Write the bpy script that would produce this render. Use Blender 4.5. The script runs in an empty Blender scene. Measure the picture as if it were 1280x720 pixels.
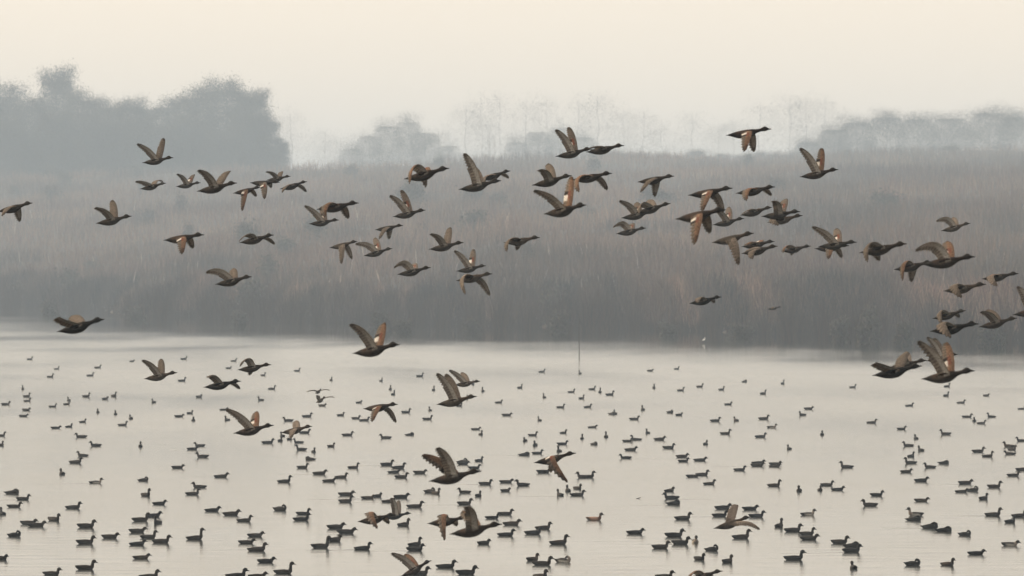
import bpy, math, random
import numpy as np
from mathutils import Vector, Matrix

# ------------------------------------------------------------------ camera
F = 9153.0            # focal length in pixels of the 1280 px wide photograph
YH = 330.0            # row of the horizon
CAM_H = 7.0           # eye height above the water
sc = bpy.context.scene
col = sc.collection
PITCH = math.atan((YH - 360.0) / F)
cam_d = bpy.data.cameras.new('camera')
cam_d.sensor_width = 36.0
cam_d.lens = F / 1280.0 * 36.0
cam_d.clip_start = 1.0
cam_d.clip_end = 20000.0
cam_d.dof.use_dof = True                 # long lens focused on the birds in flight
cam_d.dof.focus_distance = 140.0
cam_d.dof.aperture_fstop = 8.0
cam = bpy.data.objects.new('camera', cam_d)
col.objects.link(cam)
cam.location = (0, 0, CAM_H)
cam.rotation_euler = (math.pi / 2 + PITCH, 0, 0)
sc.camera = cam

# ------------------------------------------------------------------ sky, sun, exposure
SUN_EL, SUN_AZ = 20.0, -68.0          # azimuth from the view direction (+Y), negative = to the left
w = bpy.data.worlds.new('World'); sc.world = w
w.use_nodes = True
nt = w.node_tree; nt.nodes.clear()
sky = nt.nodes.new('ShaderNodeTexSky'); sky.sky_type = 'NISHITA'; sky.sun_disc = False
sky.sun_elevation = math.radians(SUN_EL)
sky.sun_rotation = math.radians(SUN_AZ)
sky.altitude = 0.0; sky.air_density = 1.0; sky.dust_density = 6.0; sky.ozone_density = 1.0
mixs = nt.nodes.new('ShaderNodeMix'); mixs.data_type = 'RGBA'
mixs.inputs[0].default_value = 0.45                       # thin overcast veil over the clear sky
mixs.inputs[7].default_value = (12.0, 10.2, 8.1, 1)
bg = nt.nodes.new('ShaderNodeBackground'); bg.inputs['Strength'].default_value = 0.10
wo = nt.nodes.new('ShaderNodeOutputWorld')
nt.links.new(sky.outputs[0], mixs.inputs[6])
nt.links.new(mixs.outputs[2], bg.inputs['Color'])
nt.links.new(bg.outputs[0], wo.inputs['Surface'])

sun_d = bpy.data.lights.new('sun', 'SUN')
sun_d.energy = 1.6; sun_d.angle = math.radians(2.5); sun_d.color = (1.0, 0.81, 0.60)
sun = bpy.data.objects.new('sun', sun_d); col.objects.link(sun)
e, a = math.radians(SUN_EL), math.radians(SUN_AZ)
to_sun = Vector((math.sin(a) * math.cos(e), math.cos(a) * math.cos(e), math.sin(e)))
sun.rotation_euler = to_sun.to_track_quat('Z', 'Y').to_euler()
sun.location = (-50, 50, 200)

vs = sc.view_settings
vs.view_transform = 'Standard'; vs.look = 'None'; vs.gamma = 1.0; vs.use_curve_mapping = False
vs.exposure = 1.04
sc.cycles.max_bounces = 6
sc.cycles.diffuse_bounces = 2
sc.cycles.glossy_bounces = 3
sc.cycles.transmission_bounces = 3
sc.cycles.volume_bounces = 1
sc.cycles.use_denoising = True
sc.cycles.caustics_reflective = False
sc.cycles.caustics_refractive = False

random.seed(7)
rng = np.random.default_rng(11)

# ------------------------------------------------------------------ helpers
CP, SP = math.cos(PITCH), math.sin(PITCH)
def ray(px, py):
    """direction through a photograph pixel, scaled so that its forward component is 1"""
    u = (px - 640.0) / F; v = (360.0 - py) / F
    return Vector((u, CP - v * SP, SP + v * CP))
def at_depth(px, py, D):
    r = ray(px, py)
    return Vector((0, 0, CAM_H)) + r * (D / r.y)
def on_water(px, py):
    r = ray(px, py)
    return Vector((0, 0, CAM_H)) + r * (-CAM_H / r.z)

def mesh_from(name, verts, faces, colors=None, smooth=True, mats=(), extra=None):
    me = bpy.data.meshes.new(name)
    verts = np.asarray(verts, dtype=np.float32)
    if isinstance(faces, np.ndarray):
        n, k = faces.shape
        me.vertices.add(len(verts)); me.vertices.foreach_set('co', verts.ravel())
        me.loops.add(n * k); me.loops.foreach_set('vertex_index', faces.astype(np.int32).ravel())
        me.polygons.add(n)
        me.polygons.foreach_set('loop_start', np.arange(0, n * k, k, dtype=np.int32))
        me.update(calc_edges=True)
        me.validate()
    else:
        me.from_pydata(verts.tolist(), [], faces)
    if colors is not None:
        at = me.color_attributes.new('Col', 'FLOAT_COLOR', 'POINT')
        c = np.ones((len(verts), 4), dtype=np.float32); c[:, :3] = colors
        at.data.foreach_set('color', c.ravel())
    if extra is not None:
        for nm, arr in extra.items():
            at = me.attributes.new(nm, 'FLOAT', 'POINT')
            at.data.foreach_set('value', np.asarray(arr, dtype=np.float32))
    if smooth:
        me.polygons.foreach_set('use_smooth', np.ones(len(me.polygons), dtype=bool))
    for m in mats:
        me.materials.append(m)
    me.update()
    return me

def add(name, me, parent=None, label=None, cat=None, group=None, kind=None, loc=None):
    o = bpy.data.objects.new(name, me)
    col.objects.link(o)
    if parent is not None: o.parent = parent
    if loc is not None: o.location = loc
    if label: o['label'] = label
    if cat: o['category'] = cat
    if group: o['group'] = group
    if kind: o['kind'] = kind
    return o

def new_mat(name):
    m = bpy.data.materials.new(name); m.use_nodes = True
    n = m.node_tree; n.nodes.clear()
    out = n.nodes.new('ShaderNodeOutputMaterial')
    return m, n, out

def principled(n, rough=0.7, spec=0.3):
    p = n.nodes.new('ShaderNodeBsdfPrincipled')
    p.inputs['Roughness'].default_value = rough
    p.inputs['Specular IOR Level'].default_value = spec
    return p

# smooth value noise on the plane, for terrain and colour variation
def vnoise(x, y, seed=0):
    xi = np.floor(x).astype(np.int64); yi = np.floor(y).astype(np.int64)
    fx = x - xi; fy = y - yi
    fx = fx * fx * (3 - 2 * fx); fy = fy * fy * (3 - 2 * fy)
    def h(i, j):
        n = (i * 374761393 + j * 668265263 + seed * 1442695041) & 0xFFFFFFFF
        n = ((n ^ (n >> 13)) * 1274126177) & 0xFFFFFFFF
        return ((n ^ (n >> 16)) & 0xFFFF) / 65535.0
    return (h(xi, yi) * (1 - fx) + h(xi + 1, yi) * fx) * (1 - fy) + (h(xi, yi + 1) * (1 - fx) + h(xi + 1, yi + 1) * fx) * fy

# ------------------------------------------------------------------ materials
def mat_attr(name, rough=0.8, noise_scale=0.0, noise_amt=0.0, translucent=0.0, spec=0.2):
    m, n, out = new_mat(name)
    at = n.nodes.new('ShaderNodeAttribute'); at.attribute_name = 'Col'
    c = at.outputs['Color']
    if noise_amt:
        tc = n.nodes.new('ShaderNodeTexCoord')
        nz = n.nodes.new('ShaderNodeTexNoise'); nz.inputs['Scale'].default_value = noise_scale
        nz.inputs['Detail'].default_value = 3.0
        mr = n.nodes.new('ShaderNodeMapRange')
        mr.inputs['From Min'].default_value = 0.3; mr.inputs['From Max'].default_value = 0.7
        mr.inputs['To Min'].default_value = 1 - noise_amt; mr.inputs['To Max'].default_value = 1 + noise_amt
        mx = n.nodes.new('ShaderNodeMix'); mx.data_type = 'RGBA'; mx.blend_type = 'MULTIPLY'
        mx.inputs[0].default_value = 1.0
        n.links.new(tc.outputs['Object'], nz.inputs['Vector'])
        n.links.new(nz.outputs['Fac'], mr.inputs['Value'])
        n.links.new(c, mx.inputs[6]); n.links.new(mr.outputs[0], mx.inputs[7])
        c = mx.outputs[2]
    p = principled(n, rough, spec)
    n.links.new(c, p.inputs['Base Color'])
    sh = p.outputs[0]
    if translucent:
        tr = n.nodes.new('ShaderNodeBsdfTranslucent')
        n.links.new(c, tr.inputs['Color'])
        wg = n.nodes.new('ShaderNodeAttribute'); wg.attribute_name = 'wing'
        mu = n.nodes.new('ShaderNodeMath'); mu.operation = 'MULTIPLY'; mu.inputs[1].default_value = translucent
        n.links.new(wg.outputs['Fac'], mu.inputs[0])
        ms = n.nodes.new('ShaderNodeMixShader')
        n.links.new(mu.outputs[0], ms.inputs[0])
        n.links.new(p.outputs[0], ms.inputs[1]); n.links.new(tr.outputs[0], ms.inputs[2])
        sh = ms.outputs[0]
    n.links.new(sh, out.inputs['Surface'])
    return m

M_PLUME = mat_attr('plumage', 0.8, 70.0, 0.4, translucent=0.4, spec=0.12)
M_REED = mat_attr('dry_reed', 0.85)
M_BARK = mat_attr('bark', 0.9)
M_LEAF = mat_attr('foliage', 0.85)

def mat_ground():
    m, n, out = new_mat('bank_soil')
    tc = n.nodes.new('ShaderNodeTexCoord')
    nz = n.nodes.new('ShaderNodeTexNoise'); nz.inputs['Scale'].default_value = 0.08; nz.inputs['Detail'].default_value = 8
    cr = n.nodes.new('ShaderNodeValToRGB')
    cr.color_ramp.elements[0].position = 0.35; cr.color_ramp.elements[0].color = (0.022, 0.019, 0.015, 1)
    cr.color_ramp.elements[1].position = 0.7; cr.color_ramp.elements[1].color = (0.07, 0.056, 0.042, 1)
    p = principled(n, 0.9, 0.1)
    n.links.new(tc.outputs['Object'], nz.inputs['Vector']); n.links.new(nz.outputs['Fac'], cr.inputs[0])
    n.links.new(cr.outputs[0], p.inputs['Base Color']); n.links.new(p.outputs[0], out.inputs['Surface'])
    return m
M_GROUND = mat_ground()

def mat_water():
    m, n, out = new_mat('lake_water')
    p = principled(n, 0.1, 0.5)
    p.inputs['Base Color'].default_value = (0.030, 0.032, 0.028, 1)
    p.inputs['IOR'].default_value = 1.333
    at = n.nodes.new('ShaderNodeAttribute'); at.attribute_name = 'ruffle'
    geo = n.nodes.new('ShaderNodeNewGeometry')
    mp = n.nodes.new('ShaderNodeMapping'); mp.inputs['Scale'].default_value = (0.05, 0.012, 1)
    nz = n.nodes.new('ShaderNodeTexNoise'); nz.inputs['Scale'].default_value = 1.0; nz.inputs['Detail'].default_value = 5
    n.links.new(geo.outputs['Position'], mp.inputs['Vector']); n.links.new(mp.outputs[0], nz.inputs['Vector'])
    mr = n.nodes.new('ShaderNodeMapRange')
    mr.inputs['From Min'].default_value = 0.3; mr.inputs['From Max'].default_value = 0.7
    mr.inputs['To Min'].default_value = 0.6; mr.inputs['To Max'].default_value = 1.35
    n.links.new(nz.outputs['Fac'], mr.inputs['Value'])
    mu = n.nodes.new('ShaderNodeMath'); mu.operation = 'MULTIPLY'
    n.links.new(at.outputs['Fac'], mu.inputs[0]); n.links.new(mr.outputs[0], mu.inputs[1])
    n.links.new(mu.outputs[0], p.inputs['Roughness'])
    mp2 = n.nodes.new('ShaderNodeMapping'); mp2.inputs['Scale'].default_value = (0.55, 1.1, 1)      # wind ripples
    nz2 = n.nodes.new('ShaderNodeTexNoise'); nz2.inputs['Scale'].default_value = 1.0; nz2.inputs['Detail'].default_value = 3
    n.links.new(geo.outputs['Position'], mp2.inputs['Vector']); n.links.new(mp2.outputs[0], nz2.inputs['Vector'])
    hm = n.nodes.new('ShaderNodeMath'); hm.operation = 'MULTIPLY'
    n.links.new(nz2.outputs['Fac'], hm.inputs[0]); n.links.new(mu.outputs[0], hm.inputs[1])
    bp = n.nodes.new('ShaderNodeBump'); bp.inputs['Strength'].default_value = 1.0; bp.inputs['Distance'].default_value = 0.12
    n.links.new(hm.outputs[0], bp.inputs['Height']); n.links.new(bp.outputs[0], p.inputs['Normal'])
    n.links.new(p.outputs[0], out.inputs['Surface'])
    return m
M_WATER = mat_water()

# ------------------------------------------------------------------ terrain and water
SH_X = np.array([-2600, -400, -160, -100, -80, -66, -45, 0, 24, 36, 45, 52, 70, 130, 400, 2600.0])
SH_Y = np.array([1500, 1420, 1330, 1250, 1170, 1080, 920, 790, 715, 672, 640, 620, 600, 560, 480, 420.0])
def shore(x):
    x = np.asarray(x, dtype=float)
    return np.interp(x, SH_X, SH_Y) + 42 + 46 * (vnoise(x / 7.0, x * 0, 3) - 0.5) + 20 * (vnoise(x / 2.1, x * 0, 4) - 0.5)
RIDGE = 2200.0
def ground(x, y):
    x = np.asarray(x, dtype=float); y = np.asarray(y, dtype=float)
    s = shore(x)
    d = y - s
    top = 36.0 + np.clip(x / 100.0, -1.5, 2.5) * 2.2 + 4.0 * (vnoise(x / 35.0, y / 160.0, 9) - 0.5)
    q = np.clip(d / np.maximum(RIDGE - s, 150), 0, 1)
    z = 0.25 + top * (q ** 0.9)
    z = z + np.clip(d / 60, 0, 1) * 1.2 * (vnoise(x / 14.0, y / 40.0, 5) - 0.5)
    z = np.where(d < 4, -0.9 + np.clip((d + 8) / 12.0, 0, 1) * 1.15, z)
    far = np.clip((y - 3000) / 1500.0, 0, 1)
    return z * (1 - far) + (2.0) * far

def grid(xs, ys, zf):
    X, Y = np.meshgrid(xs, ys)
    Z = zf(X, Y)
    v = np.stack([X.ravel(), Y.ravel(), Z.ravel()], 1)
    nx, ny = len(xs), len(ys)
    i = np.arange(nx * ny).reshape(ny, nx)
    f = np.stack([i[:-1, :-1].ravel(), i[:-1, 1:].ravel(), i[1:, 1:].ravel(), i[1:, :-1].ravel()], 1)
    return v, f

gx = np.concatenate([np.linspace(-2600, -220, 25), np.linspace(-200, 200, 161), np.linspace(220, 2600, 25)])
gy = np.concatenate([np.linspace(-300, 380, 9), np.linspace(400, 1300, 301), np.linspace(1315, 2400, 73), np.linspace(2450, 5200, 36)])
v, f = grid(gx, gy, ground)
add('ground', mesh_from('ground', v, f, mats=[M_GROUND]), kind='structure',
    label='low bank of brown earth rising gently behind the lake', cat='ground')

def ruffle_of(x, y):
    """calm mirror under the lee of the reeds, faintly rippled farther out"""
    g = np.interp(x, SH_X, SH_Y) - y + 22 * np.sin(x / 23.0) + 12 * np.sin(x / 7.0 + y / 60.0)
    t = np.clip((g - 90) / 170.0, 0, 1)
    return 0.034 + 0.111 * t
wx = np.concatenate([np.linspace(-2500, -200, 12), np.linspace(-180, 180, 91), np.linspace(200, 2500, 12)])
wy = np.concatenate([np.linspace(-290, 380, 12), np.linspace(390, 1250, 173), [1700]])
v, f = grid(wx, wy, lambda X, Y: X * 0)
water = add('water', mesh_from('water', v, f, mats=[M_WATER], extra={'ruffle': ruffle_of(v[:, 0], v[:, 1])}),
            kind='structure', label='pale still lake reflecting the misty sky', cat='water')

# ------------------------------------------------------------------ reeds
def reed_blades(n, smin, smax, hmin, hmax, wmin, wmax, power, palette, spread=0.098):
    s = smin + (smax - smin) * rng.random(n) ** power
    u = rng.uniform(-spread, spread, n)
    y = np.full(n, 900.0)
    for _ in range(30):                      # walk to the point on this bearing
        y = 0.6 * y + 0.4 * (lambda sh: sh + s * (RIDGE + 40 - sh))(shore(u * y))
    x = u * y
    x += rng.normal(0, 0.6, n)
    keep = y - shore(x) > -3.0
    x, y, s = x[keep], y[keep], s[keep]; n = len(x)
    z = ground(x, y) - 0.1
    clump = vnoise(x / 5.0, y / 22.0, 21)
    big = vnoise(x / 17.0, y / 70.0, 41)
    h = (hmin + (hmax - hmin) * rng.random(n)) * (0.30 + 0.75 * clump + 0.75 * big)
    wd = rng.uniform(wmin, wmax, n)
    lx = rng.normal(0, 0.20, n) * h; ly = rng.normal(0, 0.16, n) * h
    ang = rng.uniform(-0.7, 0.7, n)
    cx, cy = np.cos(ang) * wd * 0.5, np.sin(ang) * wd * 0.5
    V = np.empty((n, 5, 3))
    V[:, 0] = np.stack([x - cx, y - cy, z], 1)
    V[:, 1] = np.stack([x + cx, y + cy, z], 1)
    V[:, 2] = np.stack([x + cx * 0.8 + lx * 0.4, y + cy * 0.8 + ly * 0.4, z + h * 0.55], 1)
    V[:, 3] = np.stack([x - cx * 0.8 + lx * 0.4, y - cy * 0.8 + ly * 0.4, z + h * 0.55], 1)
    V[:, 4] = np.stack([x + lx, y + ly, z + h], 1)
    b = np.arange(n) * 5
    F3 = np.concatenate([np.stack([b, b + 1, b + 2], 1), np.stack([b, b + 2, b + 3], 1), np.stack([b + 3, b + 2, b + 4], 1)])
    pal = np.array(palette)
    ci = np.clip((vnoise(x / 9.0, y / 45.0, 33) * len(pal) + rng.normal(0, 0.7, n)).astype(int), 0, len(pal) - 1)
    wet_shade = np.clip(s / 0.22, 0, 1)[:, None] if palette is PAL else 1.0     # dark wet sedge with dense shade painted in by the water, straw higher up
    c = pal[ci] * rng.uniform(0.75, 1.22, (n, 1)) * (0.34 + 0.60 * wet_shade) * (0.55 + 0.9 * vnoise(x / 22.0, y / 90.0, 52))[:, None]
    return V.reshape(-1, 3), F3, np.repeat(c, 5, axis=0)

PAL = [(0.088, 0.066, 0.052), (0.125, 0.088, 0.062), (0.165, 0.112, 0.076), (0.20, 0.135, 0.092), (0.135, 0.075, 0.055), (0.22, 0.155, 0.105)]
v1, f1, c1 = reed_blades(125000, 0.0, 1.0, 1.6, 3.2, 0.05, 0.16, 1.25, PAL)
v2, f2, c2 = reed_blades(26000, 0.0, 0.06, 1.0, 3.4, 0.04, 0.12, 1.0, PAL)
v3, f3, c3 = reed_blades(170, 0.05, 0.6, 2.0, 3.2, 0.14, 0.28, 1.3, [(0.34, 0.30, 0.25), (0.26, 0.22, 0.18)])
def stray_stems(n):
    # thin stands of stems wading out in front of the bank
    u = rng.uniform(-0.098, 0.098, n); y = np.full(n, 900.0)
    for _ in range(30): y = 0.6 * y + 0.4 * shore(u * y)
    clump = vnoise(u * 900.0, u * 0, 61)
    y = y - rng.random(n) ** 2.0 * 60 * np.clip(clump * 2.6 - 0.9, 0.05, 1); x = u * y
    h = rng.uniform(.6, 2.6, n) * (.5 + 1.5 * np.clip(clump * 2.6 - 0.9, 0, 1)); wd = rng.uniform(.04, .14, n); lx = rng.normal(0, .22, n) * h
    z = np.full(n, -.3)
    V = np.stack([np.stack([x - wd / 2, y, z], 1), np.stack([x + wd / 2, y, z], 1), np.stack([x + lx, y + rng.normal(0, .1, n), z + .3 + h], 1)], 1).reshape(-1, 3)
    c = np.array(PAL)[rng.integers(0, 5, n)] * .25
    return V, np.arange(n * 3).reshape(n, 3), np.repeat(c, 3, axis=0)
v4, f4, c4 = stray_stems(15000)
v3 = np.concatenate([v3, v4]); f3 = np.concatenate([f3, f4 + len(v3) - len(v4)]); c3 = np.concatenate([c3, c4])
edge_k = np.clip(0.15 + 3.0 * vnoise(v2[:, 0] / 1.7, v2[:, 1] * 0, 71) ** 2.0, .2, 2.4)
c2 = c2 * edge_k[:, None]
nv1, nv2 = len(v1), len(v2)
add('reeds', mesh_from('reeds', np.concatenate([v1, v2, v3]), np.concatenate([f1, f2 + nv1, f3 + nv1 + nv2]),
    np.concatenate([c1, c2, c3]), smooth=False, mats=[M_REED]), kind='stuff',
    label='dense bed of dry brown reeds along the far bank', cat='reeds')

# ------------------------------------------------------------------ trees and shrubs
def tube(V, Fc, C, p, q, r0, r1, colr, n=5):
    p, q = np.array(p, float), np.array(q, float)
    d = q - p; L = np.linalg.norm(d)
    if L < 1e-6: return
    d /= L
    a = np.cross(d, [0.31, 0.95, 0.1]); a /= np.linalg.norm(a); b = np.cross(d, a)
    s = len(V)
    for P, r in ((p, r0), (q, r1)):
        for k in range(n):
            t = 2 * math.pi * k / n
            V.append(P + (a * math.cos(t) + b * math.sin(t)) * r); C.append(colr)
    for k in range(n):
        Fc.append((s + k, s + (k + 1) % n, s + n + (k + 1) % n, s + n + k))

def make_tree_meshes(name, H, R, style, seed):
    """trunk mesh with limbs, crown mesh of many small twig and leaf faces; local origin at the foot"""
    rd = random.Random(seed); nr = np.random.default_rng(seed)
    V, Fc, C = [], [], []
    bark = (0.05, 0.042, 0.036)
    tips = []
    lean = rd.uniform(-0.03, 0.03)
    segs = 7
    spine = [np.array([lean * H * (i / segs) + rd.uniform(-.012, .012) * H * (i > 0), rd.uniform(-.012, .012) * H * (i > 0), H * 0.93 * i / segs]) for i in range(segs + 1)]
    r0 = H * (0.017 if style in ('broad', 'bush', 'twiggy') else 0.0018 if style == 'faint' else 0.003)
    for i in range(segs):
        tube(V, Fc, C, spine[i], spine[i + 1], r0 * (1 - i / segs) + .001 * H, r0 * (1 - (i + 1) / segs) + .001 * H, bark, 6)
    nl = {'broad': 44, 'faint': 44, 'grove': 40, 'row': 40, 'thin': 40, 'sparse': 40, 'poplar': 26, 'open': 34, 'bush': 26, 'twiggy': 30}[style]
    for k in range(nl):
        t = {'broad': rd.uniform(.05, .97), 'faint': rd.uniform(.05, .97), 'grove': rd.uniform(.05, .97), 'row': rd.uniform(.05, .97), 'thin': rd.uniform(.04, .97), 'sparse': rd.uniform(.04, .97), 'poplar': rd.uniform(.12, 1.0), 'open': rd.uniform(.08, 1.0), 'bush': rd.uniform(.02, .7), 'twiggy': rd.uniform(.02, .85)}[style]
        j = min(int(t * segs), segs - 1); P = spine[j] + (spine[j + 1] - spine[j]) * (t * segs - j)
        az = rd.uniform(0, 2 * math.pi)
        if style == 'poplar':
            rise = rd.uniform(1.6, 3.0); reach = R * rd.uniform(.5, 1.0) * math.sqrt(max(0.05, 1 - abs(t - .45) * 1.4))
        elif style in ('bush', 'twiggy'):
            rise = rd.uniform(.3, 1.6); reach = R * rd.uniform(.5, 1.0) * math.sqrt(max(.1, 1 - t))
        else:
            rise = rd.uniform(.15, 1.1) if t > .35 else rd.uniform(-.15, .35); reach = R * rd.uniform(.45, 1.05) * math.sqrt(max(0.10, 1 - ((t - .45) / .58) ** 2))
        d = np.array([math.cos(az), math.sin(az), rise]); 
        Q = P + d / math.hypot(1, 0) * reach / max(1, 0.45 + rise * .45)
        if Q[2] > H: Q[2] = H - rd.uniform(0, .05) * H
        mid = (P + Q) / 2 + np.array([0, 0, -.04 * reach])
        rr = max((.022 if style == 'faint' else .04) if H > 6 else .012, r0 * .42 * (1 - t * .7))
        tube(V, Fc, C, P, mid, rr, rr * .6, bark, 4); tube(V, Fc, C, mid, Q, rr * .6, rr * .2, bark, 4)
        tips.append((mid, Q))
        for _ in range(4):
            s = rd.uniform(.35, 1); B = mid + (Q - mid) * s
            E = B + np.array([rd.gauss(0, 1), rd.gauss(0, 1), rd.gauss(.5, .8)]) * reach * .26
            tube(V, Fc, C, B, E, rr * .3, .02 if H > 6 else .006, bark, 3)
            tips.append((B, E))
    tm = mesh_from(name + '_trunk', np.array(V), Fc, np.array(C), mats=[M_BARK])
    per = {'broad': 210, 'faint': 30, 'grove': 130, 'row': 190, 'thin': 30, 'sparse': 13, 'poplar': 4, 'open': 9, 'bush': 30, 'twiggy': 7}[style]
    sz = {'broad': .18, 'faint': .095, 'grove': .10, 'row': .11, 'thin': .42, 'sparse': .40, 'poplar': .22, 'open': .36, 'bush': .10, 'twiggy': .10}[style] * (1 if style not in ('bush', 'twiggy') else H / 2.2)
    P0 = np.array([t[0] for t in tips]); P1 = np.array([t[1] for t in tips])
    n = len(tips) * per
    idx = nr.integers(0, len(tips), n)
    t = nr.random(n)[:, None] ** .7
    c = P0[idx] + (P1[idx] - P0[idx]) * t + nr.normal(0, 1, (n, 3)) * R * (.13 if style == 'bush' else .17 if style == 'broad' else .21)
    if style not in ('bush', 'twiggy', 'poplar'):          # inner twigs and ivy filling the body of the crown
        m_ = nr.random(n) < (.42 if style == 'broad' else .62)
        k_ = int(m_.sum()); zz = nr.uniform(.12 if style == 'broad' else .25, .88, k_); aa = nr.uniform(0, 2 * math.pi, k_)
        rr_ = R * .92 * np.sqrt(nr.random(k_)) * np.sqrt(np.clip(1 - ((zz - .42) / .56) ** 2, .05, 1))
        c[m_] = np.stack([np.cos(aa) * rr_ + lean * H * zz, np.sin(aa) * rr_, zz * H], 1)
    c[:, 2] = np.maximum(c[:, 2], .05 * H)
    a = nr.normal(0, 1, (n, 3)); a /= np.linalg.norm(a, axis=1)[:, None]
    b = np.cross(a, nr.normal(0, 1, (n, 3))); b /= np.linalg.norm(b, axis=1)[:, None]
    s1 = sz * nr.uniform(.5, 1.5, (n, 1)); s2 = s1 * nr.uniform(.3, .8, (n, 1))
    LV = np.stack([c - a * s1, c + b * s2, c + a * s1, c - b * s2], 1).reshape(-1, 3)
    LF = np.arange(n * 4).reshape(n, 4)
    base = np.array([0.062, 0.056, 0.042]) if style != 'bush' else np.array([0.06, 0.055, 0.045])
    lc = base * nr.uniform(.6, 1.5, (n, 1)) * (1 + nr.normal(0, .06, (n, 3)))
    cm = mesh_from(name + '_crown', LV, LF, np.repeat(lc, 4, axis=0), smooth=False, mats=[M_LEAF])
    return tm, cm

TREE_LIB = {}
def plant_tree(px, top_y, half_px, D, style, name, label, cat, group, seed):
    p = at_depth(px, YH, D)
    zg = float(ground(p.x, p.y))
    H = (YH - top_y) / F * D + CAM_H - zg
    R = half_px / F * D
    key = (style, seed % 4)
    if key not in TREE_LIB:
        h0, r0 = {'broad': (33, 8), 'faint': (34, 9), 'grove': (26, 7), 'row': (26, 7), 'thin': (26, 7), 'sparse': (26, 7), 'poplar': (42, 3.5), 'open': (34, 8), 'bush': (3, 2), 'twiggy': (3.5, 2)}[style]
        TREE_LIB[key] = (make_tree_meshes(style, h0, r0, style, 100 + seed % 4 + 10 * len(TREE_LIB)), h0, r0)
    (tm, cm), h0, r0 = TREE_LIB[key]
    root = add(name, None, label=label, cat=cat, group=group, loc=(p.x, p.y, zg - .2))
    root.rotation_euler = (0, 0, seed * 2.39996)
    root.scale = (R / r0, R / r0, H / h0)
    add('trunk', tm, root); add('crown', cm, root)
    return root

sd = 0
G_WOOD = 'broad trees of the misty wood behind the reed bank'
WOOD = [  # px, top row, half width px, depth
    (-22, 100, 36, 2340), (8, 106, 30, 2390), (40, 120, 28, 2320), (70, 84, 30, 2390), (100, 112, 26, 2320), (132, 122, 28, 2370), (163, 122, 26, 2330), (184, 134, 18, 2330),
    (212, 122, 24, 2350), (246, 108, 30, 2300), (284, 98, 34, 2340), (314, 112, 27, 2300), (332, 142, 20, 2340), (350, 172, 14, 2340)]
for i, (px, ty, hw, D) in enumerate(WOOD):
    lab = {70: 'tallest broad tree of the grey misty wood behind the reeds', 284: 'big round-crowned tree topping the dense grey clump beside the open gap',
           350: 'smallest tree at the outer foot of the dense grey clump', 332: 'small tree at the edge of the dense grey clump by the gap', 184: 'low tree in the dip between the two grey woods'}.get(px, 'broad grey tree in the misty wood behind the reed bank')
    plant_tree(px, ty, hw * 1.08, D, 'broad', 'misty_tree', lab, 'tree', G_WOOD, sd); sd += 1
for k in range(22):                                   # lower trees filling the foot of the two woods
    px = -20 + k * 16.3 + random.uniform(-5, 5)
    plant_tree(px, random.uniform(138, 165), random.uniform(22, 30), 2280 + random.uniform(-20, 20), 'broad', 'misty_tree',
               'low bushy tree at the foot of the grey misty wood', 'tree', 'low trees at the foot of the misty wood', sd); sd += 1
for (px, ty, hw, D) in [(462, 162, 24, 2560), (484, 148, 26, 2580), (508, 142, 26, 2600), (532, 158, 24, 2560), (560, 176, 22, 2580), (440, 180, 20, 2560)]:
    plant_tree(px, ty, hw, D, 'grove', 'misty_tree', 'pale grey tree of the small separate grove in the mist', 'tree', 'trees of the small grove in the mist', sd); sd += 1
for k in range(24):
    px = 372 + k * 29 + random.uniform(-9, 9)
    ty = 118 + 26 * math.sin(px / 61.0) + random.uniform(-8, 14) + (20 if px < 560 else 0)
    ty = max(ty, 112)
    plant_tree(px, ty, random.uniform(26, 40), 2880 + random.uniform(-40, 20), 'faint', 'misty_tree', 'very faint thin tree of the far wood dissolving into the mist', 'tree', 'faint trees of the far wood', sd); sd += 1
for (px, ty, hw, D) in [(646, 170, 22, 2650), (672, 156, 24, 2650), (700, 150, 24, 2650), (732, 164, 22, 2650)]:
    plant_tree(px, ty, hw, D, 'grove', 'misty_tree', 'pale misty tree above the crest where two ducks fly in line', 'tree', 'pale trees above the crest', sd); sd += 1
for (px, ty, hw, D) in [(1010, 172, 24, 2480), (1042, 154, 28, 2450), (1072, 144, 30, 2500), (1108, 138, 32, 2450), (1148, 140, 32, 2500), (1190, 140, 34, 2450), (1236, 132, 36, 2430), (1272, 138, 32, 2450), (1310, 134, 32, 2450)]:
    lab = 'largest round-crowned tree of the long pale grove' if px == 1236 else 'pale grey tree in the long grove above the reeds'
    plant_tree(px, ty, hw, D, 'row', 'misty_tree', lab, 'tree', 'trees of the long pale grove above the reeds', sd); sd += 1
for (px, ty, hw, D) in [(612, 160, 5, 2500), (619, 166, 4, 2520)]:
    plant_tree(px, ty, hw, D, 'poplar', 'bare_poplar', 'thin bare poplar standing upright above the reed crest', 'tree', 'thin bare poplars above the reed crest', sd); sd += 1
for k in range(17):
    px = 745 + k * 16 + random.uniform(-6, 6)
    plant_tree(px, random.uniform(184, 196), random.uniform(13, 20), 2500 + random.uniform(-40, 60), 'row', 'misty_bush',
               'low scrubby bush showing over the crest of the reed bank', 'bush', 'bushes over the crest of the reed bank', sd); sd += 1

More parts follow.
